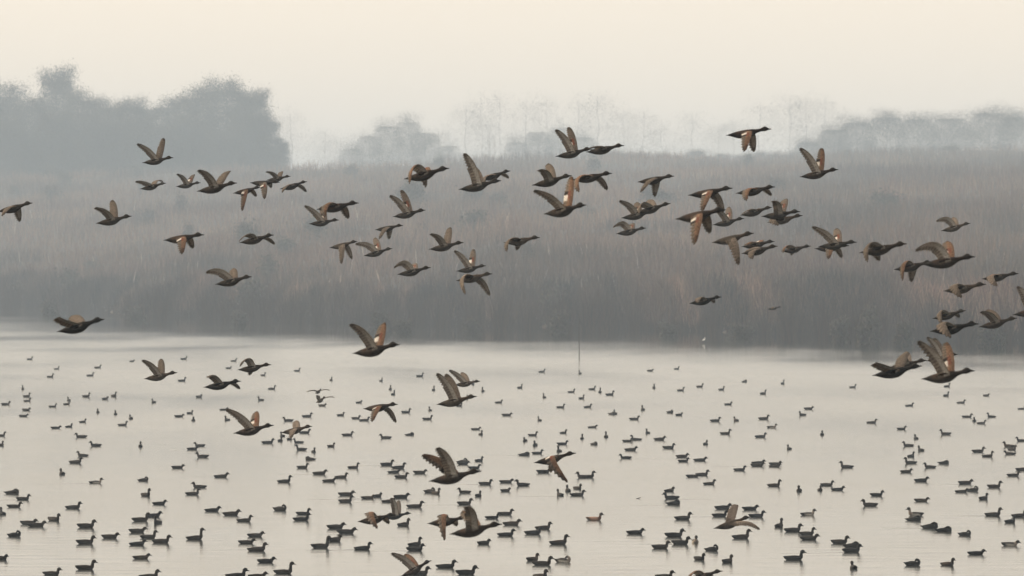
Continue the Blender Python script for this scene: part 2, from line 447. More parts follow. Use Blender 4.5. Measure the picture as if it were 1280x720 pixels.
def shore_bush(px, base_y, top_y, half_px, label, name='shrub', cat='shrub', group=None, wade=False):
    global sd
    r = ray(px, base_y)
    D = -CAM_H / r.z * r.y
    p = at_depth(px, YH, D)
    if not wade: D = min(D, float(shore(p.x)) + 2)
    plant_tree(px, YH - (YH - top_y), half_px, D, 'bush', name, label, cat, group, sd); sd += 1
shore_bush(698, 418, 391, 14, 'dark dome-shaped shrub at the water edge beside the thin stake', wade=True)
for px, b, t, hw in [(476, 414, 392, 16), (505, 416, 398, 13), (300, 405, 388, 12), (170, 400, 384, 13), (62, 393, 376, 12), (925, 424, 404, 18), (1050, 428, 396, 14), (1085, 430, 388, 16), (1130, 432, 404, 14), (1240, 434, 402, 18), (835, 420, 402, 14), (590, 414, 398, 12)]:
    shore_bush(px, b, t, hw, 'grey twiggy shrub among the reeds at the water edge', group='twiggy shrubs along the water edge')

for k in range(46):                                   # bare shrubs dotted over the rising bank
    u = random.uniform(-0.074, 0.078); sfr = random.random() ** 1.2
    yy = 900.0
    for _ in range(30): yy = .6 * yy + .4 * (lambda sh: sh + sfr * (RIDGE + 30 - sh))(float(shore(u * yy)))
    zt = float(ground(u * yy, yy)) + random.uniform(2.2, 5.2)
    plant_tree(640 + u * F, YH - (zt - CAM_H) / yy * F, random.uniform(1.4, 3.4) / yy * F, yy, 'twiggy', 'bare_shrub',
               'bare twiggy shrub rising out of the reeds on the bank', 'shrub', 'bare shrubs scattered over the reed bank', sd); sd += 1

# thin stake standing in the lake
def stake():
    V, Fc, C = [], [], []
    pts = [(0, 0, -.8), (.01, 0, .9), (-.01, 0, 2.1), (.015, 0, 3.1)]
    for i in range(3):
        tube(V, Fc, C, pts[i], pts[i + 1], .045 - .01 * i, .035 - .01 * i, (.05, .042, .035), 6)
    me = mesh_from('stake', np.array(V), Fc, np.array(C), mats=[M_BARK])
    p = on_water(724, 450)
    add('wooden_stake', me, label='thin dark wooden stake standing upright in the lake before the reeds', cat='stake', loc=p)
stake()

# ------------------------------------------------------------------ birds
def mixc(a, b, t): return tuple(a[i] + (b[i] - a[i]) * t for i in range(3))
PLUM = {  # back, flank, belly, rump, breast, head, bill
    'grey':   ((.050, .041, .033), (.060, .053, .045), (.13, .115, .10), (.012, .011, .010), (.044, .035, .028), (.038, .030, .023), (.020, .018, .016)),
    'brown':  ((.046, .034, .025), (.060, .045, .032), (.10, .08, .062), (.026, .020, .015), (.050, .037, .026), (.045, .034, .024), (.040, .026, .016)),
    'rusty':  ((.062, .038, .026), (.055, .040, .030), (.10, .08, .065), (.014, .012, .011), (.042, .030, .023), (.034, .026, .020), (.022, .019, .016)),
    'dark':   ((.016, .015, .014), (.020, .018, .016), (.03, .027, .024), (.009, .008, .008), (.016, .015, .014), (.014, .014, .013), (.02, .018, .016)),
    'slate':  ((.030, .034, .041), (.040, .044, .052), (.10, .10, .10), (.013, .013, .014), (.026, .026, .030), (.020, .021, .023), (.02, .02, .02)),
    'pied':   ((.034, .030, .026), (.36, .34, .30), (.45, .42, .38), (.013, .013, .013), (.20, .17, .14), (.028, .025, .021), (.02, .02, .02)),
    'buff':   ((.30, .19, .14), (.26, .16, .115), (.30, .22, .17), (.07, .05, .036), (.10, .056, .038), (.032, .025, .02), (.025, .022, .02)),
    'mottled': ((.082, .063, .046), (.105, .084, .062), (.19, .16, .13), (.036, .028, .02), (.10, .070, .048), (.052, .039, .028), (.032, .026, .02)),
}

# ---- flying duck: body loft with both wings grown out of the flanks, one continuous surface
PROFILE = np.array([  # x, z centre, half width, half height
    (-.272, .008, .030, .003), (-.250, .008, .042, .007), (-.215, .004, .045, .018), (-.170, .000, .050, .034), (-.120, -.006, .059, .047),
    (-.060, -.010, .065, .056), (.010, -.008, .065, .056), (.060, -.001, .055, .048), (.090, .005, .041, .037), (.116, .010, .029, .028),
    (.148, .014, .0225, .0225), (.184, .018, .0205, .021), (.206, .022, .0235, .026), (.230, .026, .0275, .0325), (.254, .025, .024, .028),
    (.272, .019, .0145, .016), (.292, .015, .012, .009), (.312, .012, .0125, .006), (.322, .011, .007, .003)])
ROOT_X = np.linspace(.070, -.075, 8)          # chord stations of the wing root, leading edge first
BODY_LEN = .272 + .322
SHOULDER = Vector((.010, 0, .020))

def flying_mesh(near, far, nwrist, fwrist, plum, rise, seed):
    """near / far: wing-tip positions in the bird's own frame (x ahead, y to its left, z up)"""
    rd = random.Random(seed)
    xs = sorted(set(np.round(np.concatenate([PROFILE[:, 0][PROFILE[:, 0] < -.08], ROOT_X, PROFILE[:, 0][PROFILE[:, 0] > .075]]), 5)))
    N = 14
    P = PLUM[plum]
    V, C, W, Fc = [], [], [], []
    rings = {}
    for ri, x in enumerate(xs):
        z, hw, hh = (float(np.interp(x, PROFILE[:, 0], PROFILE[:, k])) for k in (1, 2, 3))
        z += rise * max(0, x - .06) ** 1.2 * 1.6
        rings[ri] = len(V)
        for k in range(N):
            th = math.radians(2 + 360 / N * k)
            cy, sz_ = math.cos(th), math.sin(th)
            V.append((x, hw * math.copysign(abs(cy) ** .9, cy), z + hh * math.copysign(abs(sz_) ** .9, sz_)))
            if x > .262: c = P[6]
            elif x > .185: c = mixc(P[5], (.02, .018, .016), max(0, sz_) * .5)
            elif x > .07: c = P[4]
            elif x < -.15: c = P[3]
            else:
                c = P[0] if sz_ > .2 else (P[1] if sz_ > -.55 else P[2])
            j = rd.uniform(.8, 1.2) * .45
            C.append(tuple(q * j for q in c)); W.append(0)
    nr_ = len(xs)
    ridx = [xs.index(round(float(x), 5)) for x in ROOT_X]          # ring numbers from leading to trailing edge
    lo, hi = min(ridx), max(ridx)
    for r in range(nr_ - 1):
        for k in range(N):
            if lo <= r < hi and k in (0, 6): continue              # openings for the two wings
            a, b = rings[r], rings[r + 1]
            Fc.append((a + k, b + k, b + (k + 1) % N, a + (k + 1) % N))
    Fc.append(tuple(rings[0] + k for k in range(N))); Fc.append(tuple(rings[nr_ - 1] + k for k in range(N - 1, -1, -1)))

    def wing(tip, wrist, side):
        # side +1: left wing (upper row k=1, lower row k=0); -1: right wing (upper row k=6, lower row k=7)
        ku, kl = (1, 0) if side > 0 else (6, 7)
        up_prev = [rings[r] + ku for r in ridx]; lo_prev = [rings[r] + kl for r in ridx]
        R0 = (np.array(V[up_prev[0]]) + np.array(V[lo_prev[0]])) / 2
        T = np.array(tip); Wp = np.array(wrist)
        tw = .42
        Ct = (Wp - (1 - tw) ** 2 * R0 - tw ** 2 * T) / (2 * tw * (1 - tw))
        fwd = np.array([1.0, 0, 0])
        a0 = Wp - R0; a0 /= np.linalg.norm(a0)
        c0 = -fwd + fwd.dot(a0) * a0; c0 /= max(np.linalg.norm(c0), 1e-6)
        nrm0 = np.cross(a0, c0) * side                             # towards the upper surface
        M = 25; K = 8
        prevU, prevL = up_prev, lo_prev
        for j in range(1, M + 1):
            t = j / M
            p = (1 - t) ** 2 * R0 + 2 * t * (1 - t) * Ct + t * t * T
            dv = 2 * (1 - t) * (Ct - R0) + 2 * t * (T - Ct); o = dv / max(np.linalg.norm(dv), 1e-6)
            q = Vector(a0).rotation_difference(Vector(o))
            c = np.array(q @ Vector(c0)); nn = np.array(q @ Vector(nrm0))
            phi = math.radians(62) * max(0, (t - .42) / .58) ** 1.3
            c = c * math.cos(phi) + o * math.sin(phi)
            ch = float(np.interp(t, [0, .15, .42, .60, .78, .90, .97, 1], [.142, .136, .138, .130, .112, .088, .058, .03]))
            notch = 1 - ((.24 if t > .5 else .06) if j % 2 else 0)
            U, L = [], []
            for k in range(K):
                s = k / (K - 1)
                ss = s * ch * (notch if k == K - 1 else (1 - (1 - notch) * .35 if k == K - 2 else 1))
                th = .010 * (1 - t * .75) * math.sin(math.pi * min(1, s * 1.25 + .12)) ** .8 if s < .7 else .0022
                th = max(th, .0012)
                camber = .016 * (1 - t * .5) * math.sin(math.pi * s ** .8)
                base = p + c * ss + nn * camber
                # upper surface colours
                flight = s > .52
                if t < .16 and s > .8: cu = P[0]
                elif not flight:
                    cu = mixc(P[0], (.24, .145, .092) if plum == 'rusty' else (.185, .152, .122), .6)  # rusty birds: orange glow of the low sun mixed into the covert colour
                    if plum in ('grey', 'rusty') and .20 < t < .48 and .28 < s < .6: cu = (.14, .056, .036)
                else:
                    st = .6 if j % 2 else 1.25
                    cu = tuple(q_ * st for q_ in (.155, .128, .104))
                    if .16 < t < .34 and plum in ('grey', 'rusty', 'pied'): cu = (.74, .71, .66)
                    elif .34 <= t < .46 and plum in ('grey', 'rusty'): cu = (.025, .022, .02)
                if s > .95 and t > .4: cu = tuple(q_ * .6 for q_ in cu)
                if t > .80: cu = tuple(q_ * .55 for q_ in cu)
                if not flight and (j + k) % 3 == 0: cu = tuple(min(.5, q_ * 1.5) for q_ in cu)
                gk = wing_tone; cu = tuple(q_ * gk for q_ in cu)
                # under surface colours
                st = .6 if j % 2 else 1.2
                cl = tuple(q_ * (1 if not flight else st) for q_ in ((.40, .37, .325) if not flight else (.23, .195, .16)))
                if s < .1: cl = (.16, .125, .095)
                if t > .85: cl = mixc(cl, (.09, .07, .055), .6)
                wgt = 1.0 if (flight or t > .5) else .45
                U.append(len(V)); V.append(tuple(base + nn * th * .5)); C.append(cu); W.append(wgt)
                L.append(len(V)); V.append(tuple(base - nn * th * .5)); C.append(cl); W.append(wgt)
            for k in range(K - 1):
                Fc.append((prevU[k], prevU[k + 1], U[k + 1], U[k])); Fc.append((prevL[k], L[k], L[k + 1], prevL[k + 1]))
            Fc.append((prevU[0], U[0], L[0], prevL[0])); Fc.append((prevU[-1], prevL[-1], L[-1], U[-1]))
            prevU, prevL = U, L
        for k in range(K - 1):
            Fc.append((prevU[k], prevU[k + 1], prevL[k + 1], prevL[k]))
    wing_tone = rd.uniform(.75, 1.2)
    wing(near, nwrist, -1)
    wing(far, fwrist, +1)
    me = mesh_from('flying_duck', V, Fc, C, mats=[M_PLUME], extra={'wing': W})
    import bmesh
    bm = bmesh.new(); bm.from_mesh(me); bmesh.ops.recalc_face_normals(bm, faces=bm.faces[:]); bm.to_mesh(me); bm.free()
    return me

WING_L = .40
def fly(tile, tail, bill, near, far, label, plum='grey', nw=None, fw=None, yaw=-22, rise=0.0, group=None):
    ox, oy, s = tile
    px = lambda p: (ox + p[0] / s, oy + p[1] / s)
    tx, ty = px(tail); bx, by = px(bill)
    lp = math.hypot(bx - tx, by - ty)
    cyaw, syaw = math.cos(math.radians(yaw)), math.sin(math.radians(yaw))
    k = BODY_LEN * max(cyaw, .2) / lp                       # metres per pixel at the bird
    D = k * F
    im = Vector(((bx - tx), 0, -(by - ty))) / lp
    ax = (im * abs(cyaw) + Vector((0, syaw, 0))).normalized()
    up = (Vector((0, 0, 1)) - ax * ax.z).normalized()
    left = up.cross(ax)
    R = Matrix((ax, left, up)).transposed()                  # columns: ahead, left, up
    fr = (SHOULDER.x + .272) / BODY_LEN
    mx, my = tx + (bx - tx) * fr, ty + (by - ty) * fr        # pixel of the shoulder
    loc = at_depth(mx, my, D) - R @ SHOULDER
    def local(p, depth_sign, full):
        q = px(p)
        u, v = (q[0] - mx) * k, -(q[1] - my) * k
        m = math.hypot(u, v)
        dep = math.sqrt(max(full * full - m * m, (.30 * full) ** 2))
        lim = 1.06 * full
        if m > lim: u *= lim / m; v *= lim / m
        return R.transposed() @ Vector((u, dep * depth_sign, v))
    root_n, root_f = Vector((.06, -.05, .015)), Vector((.06, .05, .015))
    T1 = local(near, -1, WING_L) + SHOULDER; T2 = local(far, 1, WING_L) + SHOULDER
    def wrist_of(root, T, given, sg):
        if given is not None:
            g = local(given, sg, WING_L * .45) + SHOULDER
            return g
        d = T - root
        return root + d * .42 + Vector((.034, 0, .038))
    me = flying_mesh(T1, T2, wrist_of(root_n, T1, nw, -1), wrist_of(root_f, T2, fw, 1), plum, rise, int(tx * 7 + ty))
    o = add('flying_duck', me, label=label, cat='duck', group=group or 'ducks in flight over the lake')
    o.location = loc
    o.rotation_euler = R.to_euler()
    return o

A = (0, 140, 4); B = (240, 180, 4); Ct = (480, 140, 4); Dt = (480, 240, 4); E = (760, 140, 4); Ft = (820, 220, 4)
G = (960, 240, 4); Hh = (960, 340, 4); I = (0, 380, 4); J = (240, 380, 4); K = (480, 380, 4); L = (320, 540, 4); Mt = (640, 540, 4)
FLYERS = [
 (A, (712, 250), (868, 226), (692, 155), (824, 136), 'duck flying alone before the misty wood, wings spread in a wide V', 'brown', {}),
 (A, (700, 382), (832, 354), (690, 345), (812, 345), 'small duck gliding with level wings behind a group flying over reeds', 'brown', {'nw': (735, 350), 'fw': (790, 345)}),
 (A, (880, 370), (1005, 352), (896, 310), (972, 312), 'small duck with raised wings trailing a larger wings-up duck over the reeds', 'grey', {}),
 (A, (985, 392), (1186, 352), (1008, 290), (1152, 295), 'large duck with wings in a wide V leading over the reed tops', 'brown', {}),
 (B, (205, 243), (345, 214), (258, 330), (322, 258), 'duck with white wing patch and one wing hanging straight down in a tight group', 'rusty', {}),
 (A, (-14, 494), (165, 452), (30, 515), (98, 542), 'rearmost duck of the whole flying flock, brown wings lowered', 'brown', {}),
 (A, (480, 553), (660, 518), (490, 478), (562, 440), 'duck flying alone low before the reeds, both wings raised', 'brown', {}),
 (A, (818, 637), (1022, 611), (925, 702), (966, 676), 'duck flying alone with lowered wings and a bright white wing patch', 'rusty', {}),
 (B, (290, 190), (440, 190), (372, 270), (398, 215), 'duck with one narrow wing pointing down in a tight group over reeds', 'grey', {}),
 (B, (372, 178), (494, 160), (380, 138), (452, 136), 'highest duck of a tight group over reeds, short raised wings', 'brown', {}),
 (B, (440, 222), (576, 186), (462, 238), (572, 234), 'leading duck of a tight group over reeds, wings spread level', 'grey', {'nw': (490, 205)}),
 (B, (585, 396), (736, 378), (562, 298), (650, 312), 'duck with raised wings partly hidden beneath a brown duck', 'grey', {}),
 (B, (625, 322), (834, 292), (676, 356), (785, 366), 'brown duck with lowered wings overlapping a wings-up duck beneath it', 'rusty', {'nw': (700, 295)}),
 (B, (1005, 360), (1168, 328), (998, 256), (1054, 230), 'duck with both wings held steeply upright above the reeds', 'grey', {}),
 (B, (916, 426), (1056, 405), (945, 472), (990, 472), 'small duck with both wings lowered below an upright-winged duck', 'brown', {}),
 (Ct, (102, 330), (326, 278), (136, 350), (214, 364), 'brown duck with arched wings curving over its back above the reed tops', 'rusty', {'nw': (172, 262), 'fw': (222, 275)}),
 (B, (238, 490), (410, 452), (248, 482), (412, 496), 'duck flying alone with wings spread level before grey reeds', 'brown', {'nw': (300, 448)}),
 (B, (688, 516), (828, 485), (754, 594), (802, 570), 'duck with barred wings pointing down behind a wings-back duck', 'mottled', {}),
 (B, (860, 556), (1002, 520), (822, 494), (918, 468), 'duck with wings swept back just ahead of a wings-down duck', 'grey', {'nw': (888, 490)}),
 (B, (116, 698), (300, 660), (78, 634), (206, 622), 'duck flying low alone, wing bent backward with a pale orange edge', 'brown', {'nw': (150, 618)}),
 (B, (1028, 649), (1194, 615), (1016, 612), (1112, 598), 'small duck alone with wings folded back in a low hump', 'grey', {'nw': (1078, 586)}),
 (Ct, (375, 383), (586, 340), (412, 205), (440, 262), 'duck with one long wing pointing straight up beside another duck', 'grey', {}),
 (Ct, (478, 334), (632, 292), (512, 352), (626, 326), 'duck half hidden behind one whose long wing points straight up', 'grey', {'nw': (520, 320)}),
 (Ct, (860, 218), (1040, 182), (868, 88), (932, 76), 'duck with both long wings upright, following a gliding duck', 'grey', {}),
 (Ct, (1012, 196), (1200, 165), (1030, 182), (1108, 204), 'gliding duck with folded wings just ahead of an upright-winged duck', 'grey', {'nw': (1090, 172)}),
 (Ct, (742, 362), (938, 315), (785, 290), (826, 256), 'duck with short raised wings behind a wings-down duck', 'brown', {}),
 (Ct, (940, 336), (1140, 304), (978, 390), (1122, 382), 'duck with lowered wings flying just above a large chestnut-winged duck', 'rusty', {'nw': (990, 320)}),
 (Ct, (805, 505), (1010, 462), (760, 390), (946, 325), 'large duck in full wing spread, one wing chestnut and one grey', 'rusty', {'yaw': -38}),
 (Ct, (225, 683), (398, 650), (244, 608), (336, 578), 'duck alone before the reeds with wings raised in a V', 'brown', {}),
 (Ct, (600, 650), (780, 625), (620, 688), (674, 686), 'duck alone with arched buff wings drooping beneath its body', 'mottled', {'nw': (645, 630)}),
 (Dt, (363, 393), (510, 366), (360, 292), (454, 288), 'duck with raised V wings flying just above a wings-down duck', 'grey', {}),
 (Dt, (362, 440), (542, 406), (410, 502), (532, 510), 'duck with buff wings spread downward beneath a wings-up duck', 'mottled', {'nw': (410, 415)}),
 (E, (592, 112), (817, 82), (688, 192), (742, 190), 'highest duck in the pale sky above the reed crest, both wings hanging down', 'rusty', {'yaw': -10}),
 (E, (962, 320), (1150, 285), (966, 176), (1080, 183), 'duck high over the reed crest with wings in a tall V, one orange', 'rusty', {}),
 (E, (150, 346), (330, 318), (172, 397), (244, 417), 'duck with two narrow wings pointing down, alone at the reed crest', 'brown', {}),
 (E, (68, 526), (236, 495), (66, 442), (150, 450), 'duck with one wing raised back, overlapped by a duck above it', 'grey', {}),
 (E, (142, 500), (312, 455), (160, 500), (208, 438), 'duck with half-closed wings overlapping one just below it', 'brown', {'nw': (185, 450)}),
 (E, (42, 606), (190, 578), (30, 570), (128, 556), 'small duck below a pair, wings folded back in a flat hump', 'grey', {'nw': (88, 550)}),
 (E, (402, 412), (622, 378), (478, 490), (586, 492), 'large duck with broad wings lowered, just above a chestnut-rumped duck', 'rusty', {'yaw': -15}),
 (E, (343, 530), (586, 485), (440, 652), (522, 598), 'large duck with chestnut and white rump and wings pointing down', 'rusty', {'yaw': -30}),
 (E, (526, 561), (680, 530), (544, 492), (612, 474), 'duck with short raised wings emerging ahead of a chestnut-rumped duck', 'grey', {}),
 (E, (642, 402), (834, 372), (696, 436), (824, 412), 'duck with a white wing patch and half-lowered rounded wing', 'rusty', {'nw': (715, 385)}),
 (E, (664, 513), (820, 474), (676, 508), (770, 500), 'slim duck gliding on folded wings behind two overlapping ducks', 'brown', {'nw': (725, 485)}),
 (E, (770, 518), (960, 495), (836, 446), (902, 434), 'duck with small upright wings overlapping a duck beneath it', 'grey', {}),
 (E, (800, 548), (972, 515), (850, 560), (910, 548), 'pale-bellied duck beneath an upright-winged duck it overlaps', 'mottled', {'nw': (840, 520)}),
 (Ft, (282, 329), (488, 283), (418, 434), (398, 350), 'duck with one long barred wing hanging down and a pale back', 'mottled', {}),
 (Ft, (430, 350), (592, 325), (455, 345), (540, 330), 'duck with pink-brown back gliding just above a darker duck', 'rusty', {'nw': (490, 330)}),
 (Ft, (430, 384), (607, 348), (486, 408), (460, 372), 'dark duck gliding just beneath a pink-brown backed duck', 'brown', {'nw': (500, 372)}),
 (Ft, (628, 373), (774, 348), (640, 376), (690, 392), 'small rusty-tailed duck with short drooping wings between larger ducks', 'rusty', {'nw': (668, 345)}),
 (Ft, (815, 348), (1002, 328), (780, 245), (914, 262), 'duck with long pale wing swept up and back over another duck', 'grey', {}),
 (Ft, (795, 360), (965, 346), (866, 410), (938, 404), 'duck with white wing patch and lowered wings beneath a wings-up duck', 'rusty', {}),
 (Ft, (1020, 379), (1252, 335), (1056, 418), (1132, 412), 'dark duck with arched wings, the hanging wing lit orange', 'brown', {'nw': (1082, 330), 'fw': (1130, 350)}),
 (G, (632, 384), (822, 347), (672, 434), (732, 444), 'dark duck with rusty lowered wings following close behind a larger duck', 'rusty', {'nw': (698, 345)}),
 (G, (775, 358), (1032, 320), (740, 282), (912, 246), 'large duck with broad wing bent backward over a smaller wings-down duck', 'rusty', {'nw': (850, 242)}),
 (G, (868, 191), (1010, 154), (843, 140), (934, 126), 'small pale duck alone with wings bent back above its shoulders', 'mottled', {'nw': (900, 113)}),
 (G, (1072, 431), (1250, 405), (1140, 462), (1165, 440), 'duck with white patch and short lowered wing near the open reeds', 'grey', {'nw': (1130, 415)}),
 (G, (880, 491), (1087, 458), (962, 518), (950, 500), 'stout duck with pale rounded wing held against its side', 'mottled', {'nw': (950, 460)}),
 (G, (825, 630), (987, 590), (870, 660), (968, 624), 'duck with wings half closed flying just above a darker duck', 'brown', {'nw': (872, 590)}),
 (G, (814, 692), (1050, 655), (908, 716), (948, 706), 'very dark duck with lowered wings beneath another duck', 'dark', {'nw': (890, 650)}),
 (G, (1057, 671), (1243, 627), (1068, 596), (1108, 588), 'dark duck with one pale short wing raised behind its back', 'brown', {}),
 (G, (1228, 610), (1410, 575), (1256, 472), (1330, 470), 'foremost duck of the flying flock, orange tail and one upright wing', 'rusty', {}),
 (Ft, (168, 634), (327, 602), (215, 628), (300, 630), 'slim dark duck gliding low and alone with wings held level', 'dark', {'nw': (235, 605)}),
 (Ft, (558, 664), (626, 654), (582, 664), (604, 668), 'tiny distant duck skimming past the reeds', 'brown', {}),
 (Hh, (526, 513), (768, 465), (542, 452), (716, 406), 'dark duck low over the water with wings spread wide behind', 'dark', {'nw': (590, 465)}),
 (Hh, (604, 475), (792, 438), (660, 430), (700, 400), 'duck mostly hidden behind the largest wings-up duck', 'brown', {}),
 (Hh, (774, 531), (1028, 488), (732, 308), (908, 354), 'largest duck with tall orange-edged wings raised, low over the water', 'rusty', {'yaw': -30}),
 (Hh, (795, 442), (948, 408), (792, 306), (840, 330), 'duck hidden behind the largest wings-up duck, only its head clear', 'brown', {}),
 (I, (285, 134), (524, 72), (312, 66), (352, 60), 'dark long-necked duck gliding alone over the water edge', 'dark', {'nw': (352, 84)}),
 (I, (720, 371), (888, 340), (724, 278), (806, 276), 'duck low over the swimming flock with two broad pale wings raised', 'mottled', {}),
 (I, (1018, 413), (1206, 382), (1062, 362), (1198, 422), 'dark duck skimming low with wings spread level over swimming ducks', 'dark', {'nw': (1090, 362)}),
 (J, (805, 243), (1040, 198), (808, 98), (966, 96), 'large duck with amber wings in a wide V before the water edge', 'rusty', {'yaw': -30}),
 (J, (228, 326), (397, 300), (252, 306), (293, 354), 'dark duck with hunched wings low over the swimming flock', 'brown', {'nw': (296, 272)}),
 (J, (208, 643), (410, 602), (182, 522), (324, 540), 'duck low over the flock, wing swept back with a yellow edge', 'rusty', {}),
 (J, (858, 521), (1030, 498), (912, 580), (1022, 588), 'duck with both wings lowered over the water, pale belly and brown wings', 'rusty', {'yaw': -30}),
 (J, (444, 641), (602, 608), (506, 664), (518, 586), 'duck beating its wings just above a cluster of swimming ducks', 'mottled', {}),
 (J, (618, 446), (648, 424), (572, 438), (722, 428), 'small duck coming in to land with both wings stretched out level', 'mottled', {'yaw': -62}),
 (J, (622, 492), (668, 462), (640, 462), (736, 462), 'small duck alighting with one drooping wing just below another', 'mottled', {'yaw': -55}),
 (K, (264, 499), (464, 458), (270, 336), (318, 350), 'duck low over the water with long barred wings raised steeply', 'mottled', {}),
 (K, (350, 402), (482, 384), (334, 328), (392, 342), 'smaller duck with bent raised wings behind a barred-winged duck', 'mottled', {'nw': (372, 335)}),
 (L, (866, 242), (1127, 190), (924, 76), (842, 110), 'large duck rising over the flock, grey wing up and chestnut wing back', 'rusty', {'yaw': -20}),
 (L, (508, 446), (700, 410), (612, 470), (668, 458), 'duck with white-banded rump and blurred brown wing low over the water', 'rusty', {'nw': (590, 400)}),
 (L, (636, 426), (778, 403), (688, 330), (716, 346), 'dark duck with one upright wing overlapping a white-rumped duck', 'slate', {}),
 (L, (858, 455), (1060, 424), (950, 530), (1010, 470), 'brown duck with barred lowered wing overlapping a larger dark duck', 'rusty', {'nw': (955, 415)}),
 (L, (970, 507), (1230, 455), (1074, 370), (1040, 398), 'large dark duck with a white-based raised wing low over the water', 'rusty', {}),
 (L, (722, 722), (877, 638), (682, 598), (748, 612), 'duck climbing steeply off the water with reddish tail', 'rusty', {'nw': (745, 605)}),
 (Mt, (108, 150), (320, 102), (278, 240), (205, 200), 'duck with white wing patch and barred wing sweeping down to the water', 'rusty', {'nw': (215, 130), 'yaw': -5}),
 (Mt, (1008, 478), (1196, 422), (1234, 478), (1135, 372), 'brown duck alighting, seen from behind with one broad wing spread', 'mottled', {'yaw': 12}),
 (Mt, (868, 738), (1052, 690), (890, 722), (1010, 735), 'reddish-backed duck flying lowest of all over the water', 'rusty', {'nw': (935, 690)}),
]
for (tile, tail, bill, nt_, ft_, lab, pl, kw) in FLYERS:
    fly(tile, tail, bill, nt_, ft_, lab, pl, **kw)

# ---- swimming duck: one loft from tail to bill along a bent spine
def swim_mesh(pose, plum, seed):
    rd = random.Random(seed)
    nk = {'up': .028, 'tall': .08, 'mid': 0.0, 'low': -.04}.get(pose, 0)
    if pose == 'tuck':
        pts = [(-.25, .072, .02, .006), (-.21, .060, .04, .018), (-.15, .046, .062, .042), (-.08, .042, .078, .062), (0, .042, .084, .070), (.07, .046, .077, .066),
               (.115, .066, .056, .050), (.112, .098, .040, .040), (.080, .118, .034, .036), (.045, .122, .027, .029), (.012, .118, .013, .012), (-.015, .112, .010, .006)]
        zones = (6, 8, 10)
    elif pose == 'preen':
        pts = [(-.23, .085, .02, .006), (-.20, .070, .04, .020), (-.15, .052, .064, .046), (-.08, .048, .080, .070), (0, .046, .084, .074), (.07, .05, .074, .066),
               (.11, .074, .050, .048), (.118, .110, .034, .036), (.100, .142, .027, .028), (.070, .152, .027, .030), (.045, .140, .022, .024), (.028, .120, .012, .011), (.015, .098, .009, .006)]
        zones = (6, 8, 11)
    else:
        n = nk
        pts = [(-.238, .088, .024, .009), (-.205, .073, .050, .031), (-.145, .055, .071, .052), (-.07, .050, .083, .063), (0, .050, .086, .067), (.07, .050, .080, .064),
               (.118, .062, .062, .055), (.140, .088, .045, .047), (.147, .110 + n * .5, .034, .036), (.150, .132 + n, .031, .033), (.160, .158 + n, .040, .042), (.182, .171 + n, .041, .044),
               (.207, .167 + n, .031, .034), (.221, .157 + n, .016, .015), (.246, .149 + n, .0145, .009), (.266, .145 + n, .011, .005)]
        zones = (6, 9, 12)
    P = PLUM[plum]
    pts = np.array(pts); n_ = len(pts)
    N = 12; V, C, Fc = [], [], []
    for i in range(n_):
        a, b = pts[max(i - 1, 0), :2], pts[min(i + 1, n_ - 1), :2]
        t = (b - a) / np.linalg.norm(b - a)
        nx, nz = -t[1], t[0]
        for k in range(N):
            th = 2 * math.pi * k / N
            cy, s = math.cos(th), math.sin(th)
            V.append((pts[i, 0] + nx * s * pts[i, 3], cy * pts[i, 2], pts[i, 1] + nz * s * pts[i, 3]))
            if i > zones[2]: c = P[6]
            elif i > zones[1]: c = P[5]
            elif i >= zones[0]: c = P[4]
            elif i <= 1: c = P[3]
            elif i == 2 and s < .5: c = P[3]
            else: c = P[0] if s > .3 else P[1]
            if plum == 'pied' and i in (3, 4) and s <= .3: c = P[1]
            j = rd.uniform(.8, 1.2) * (.34 if plum not in ('pied', 'buff') else .8)
            C.append(tuple(q * j for q in c))
    for i in range(n_ - 1):
        for k in range(N):
            Fc.append((i * N + k, i * N + (k + 1) % N, (i + 1) * N + (k + 1) % N, (i + 1) * N + k))
    Fc.append(tuple(range(N - 1, -1, -1))); Fc.append(tuple((n_ - 1) * N + k for k in range(N)))
    me = mesh_from('swimming_duck', V, Fc, C, mats=[M_PLUME], extra={'wing': [0] * len(V)})
    me.shade_smooth() if hasattr(me, 'shade_smooth') else None
    return me

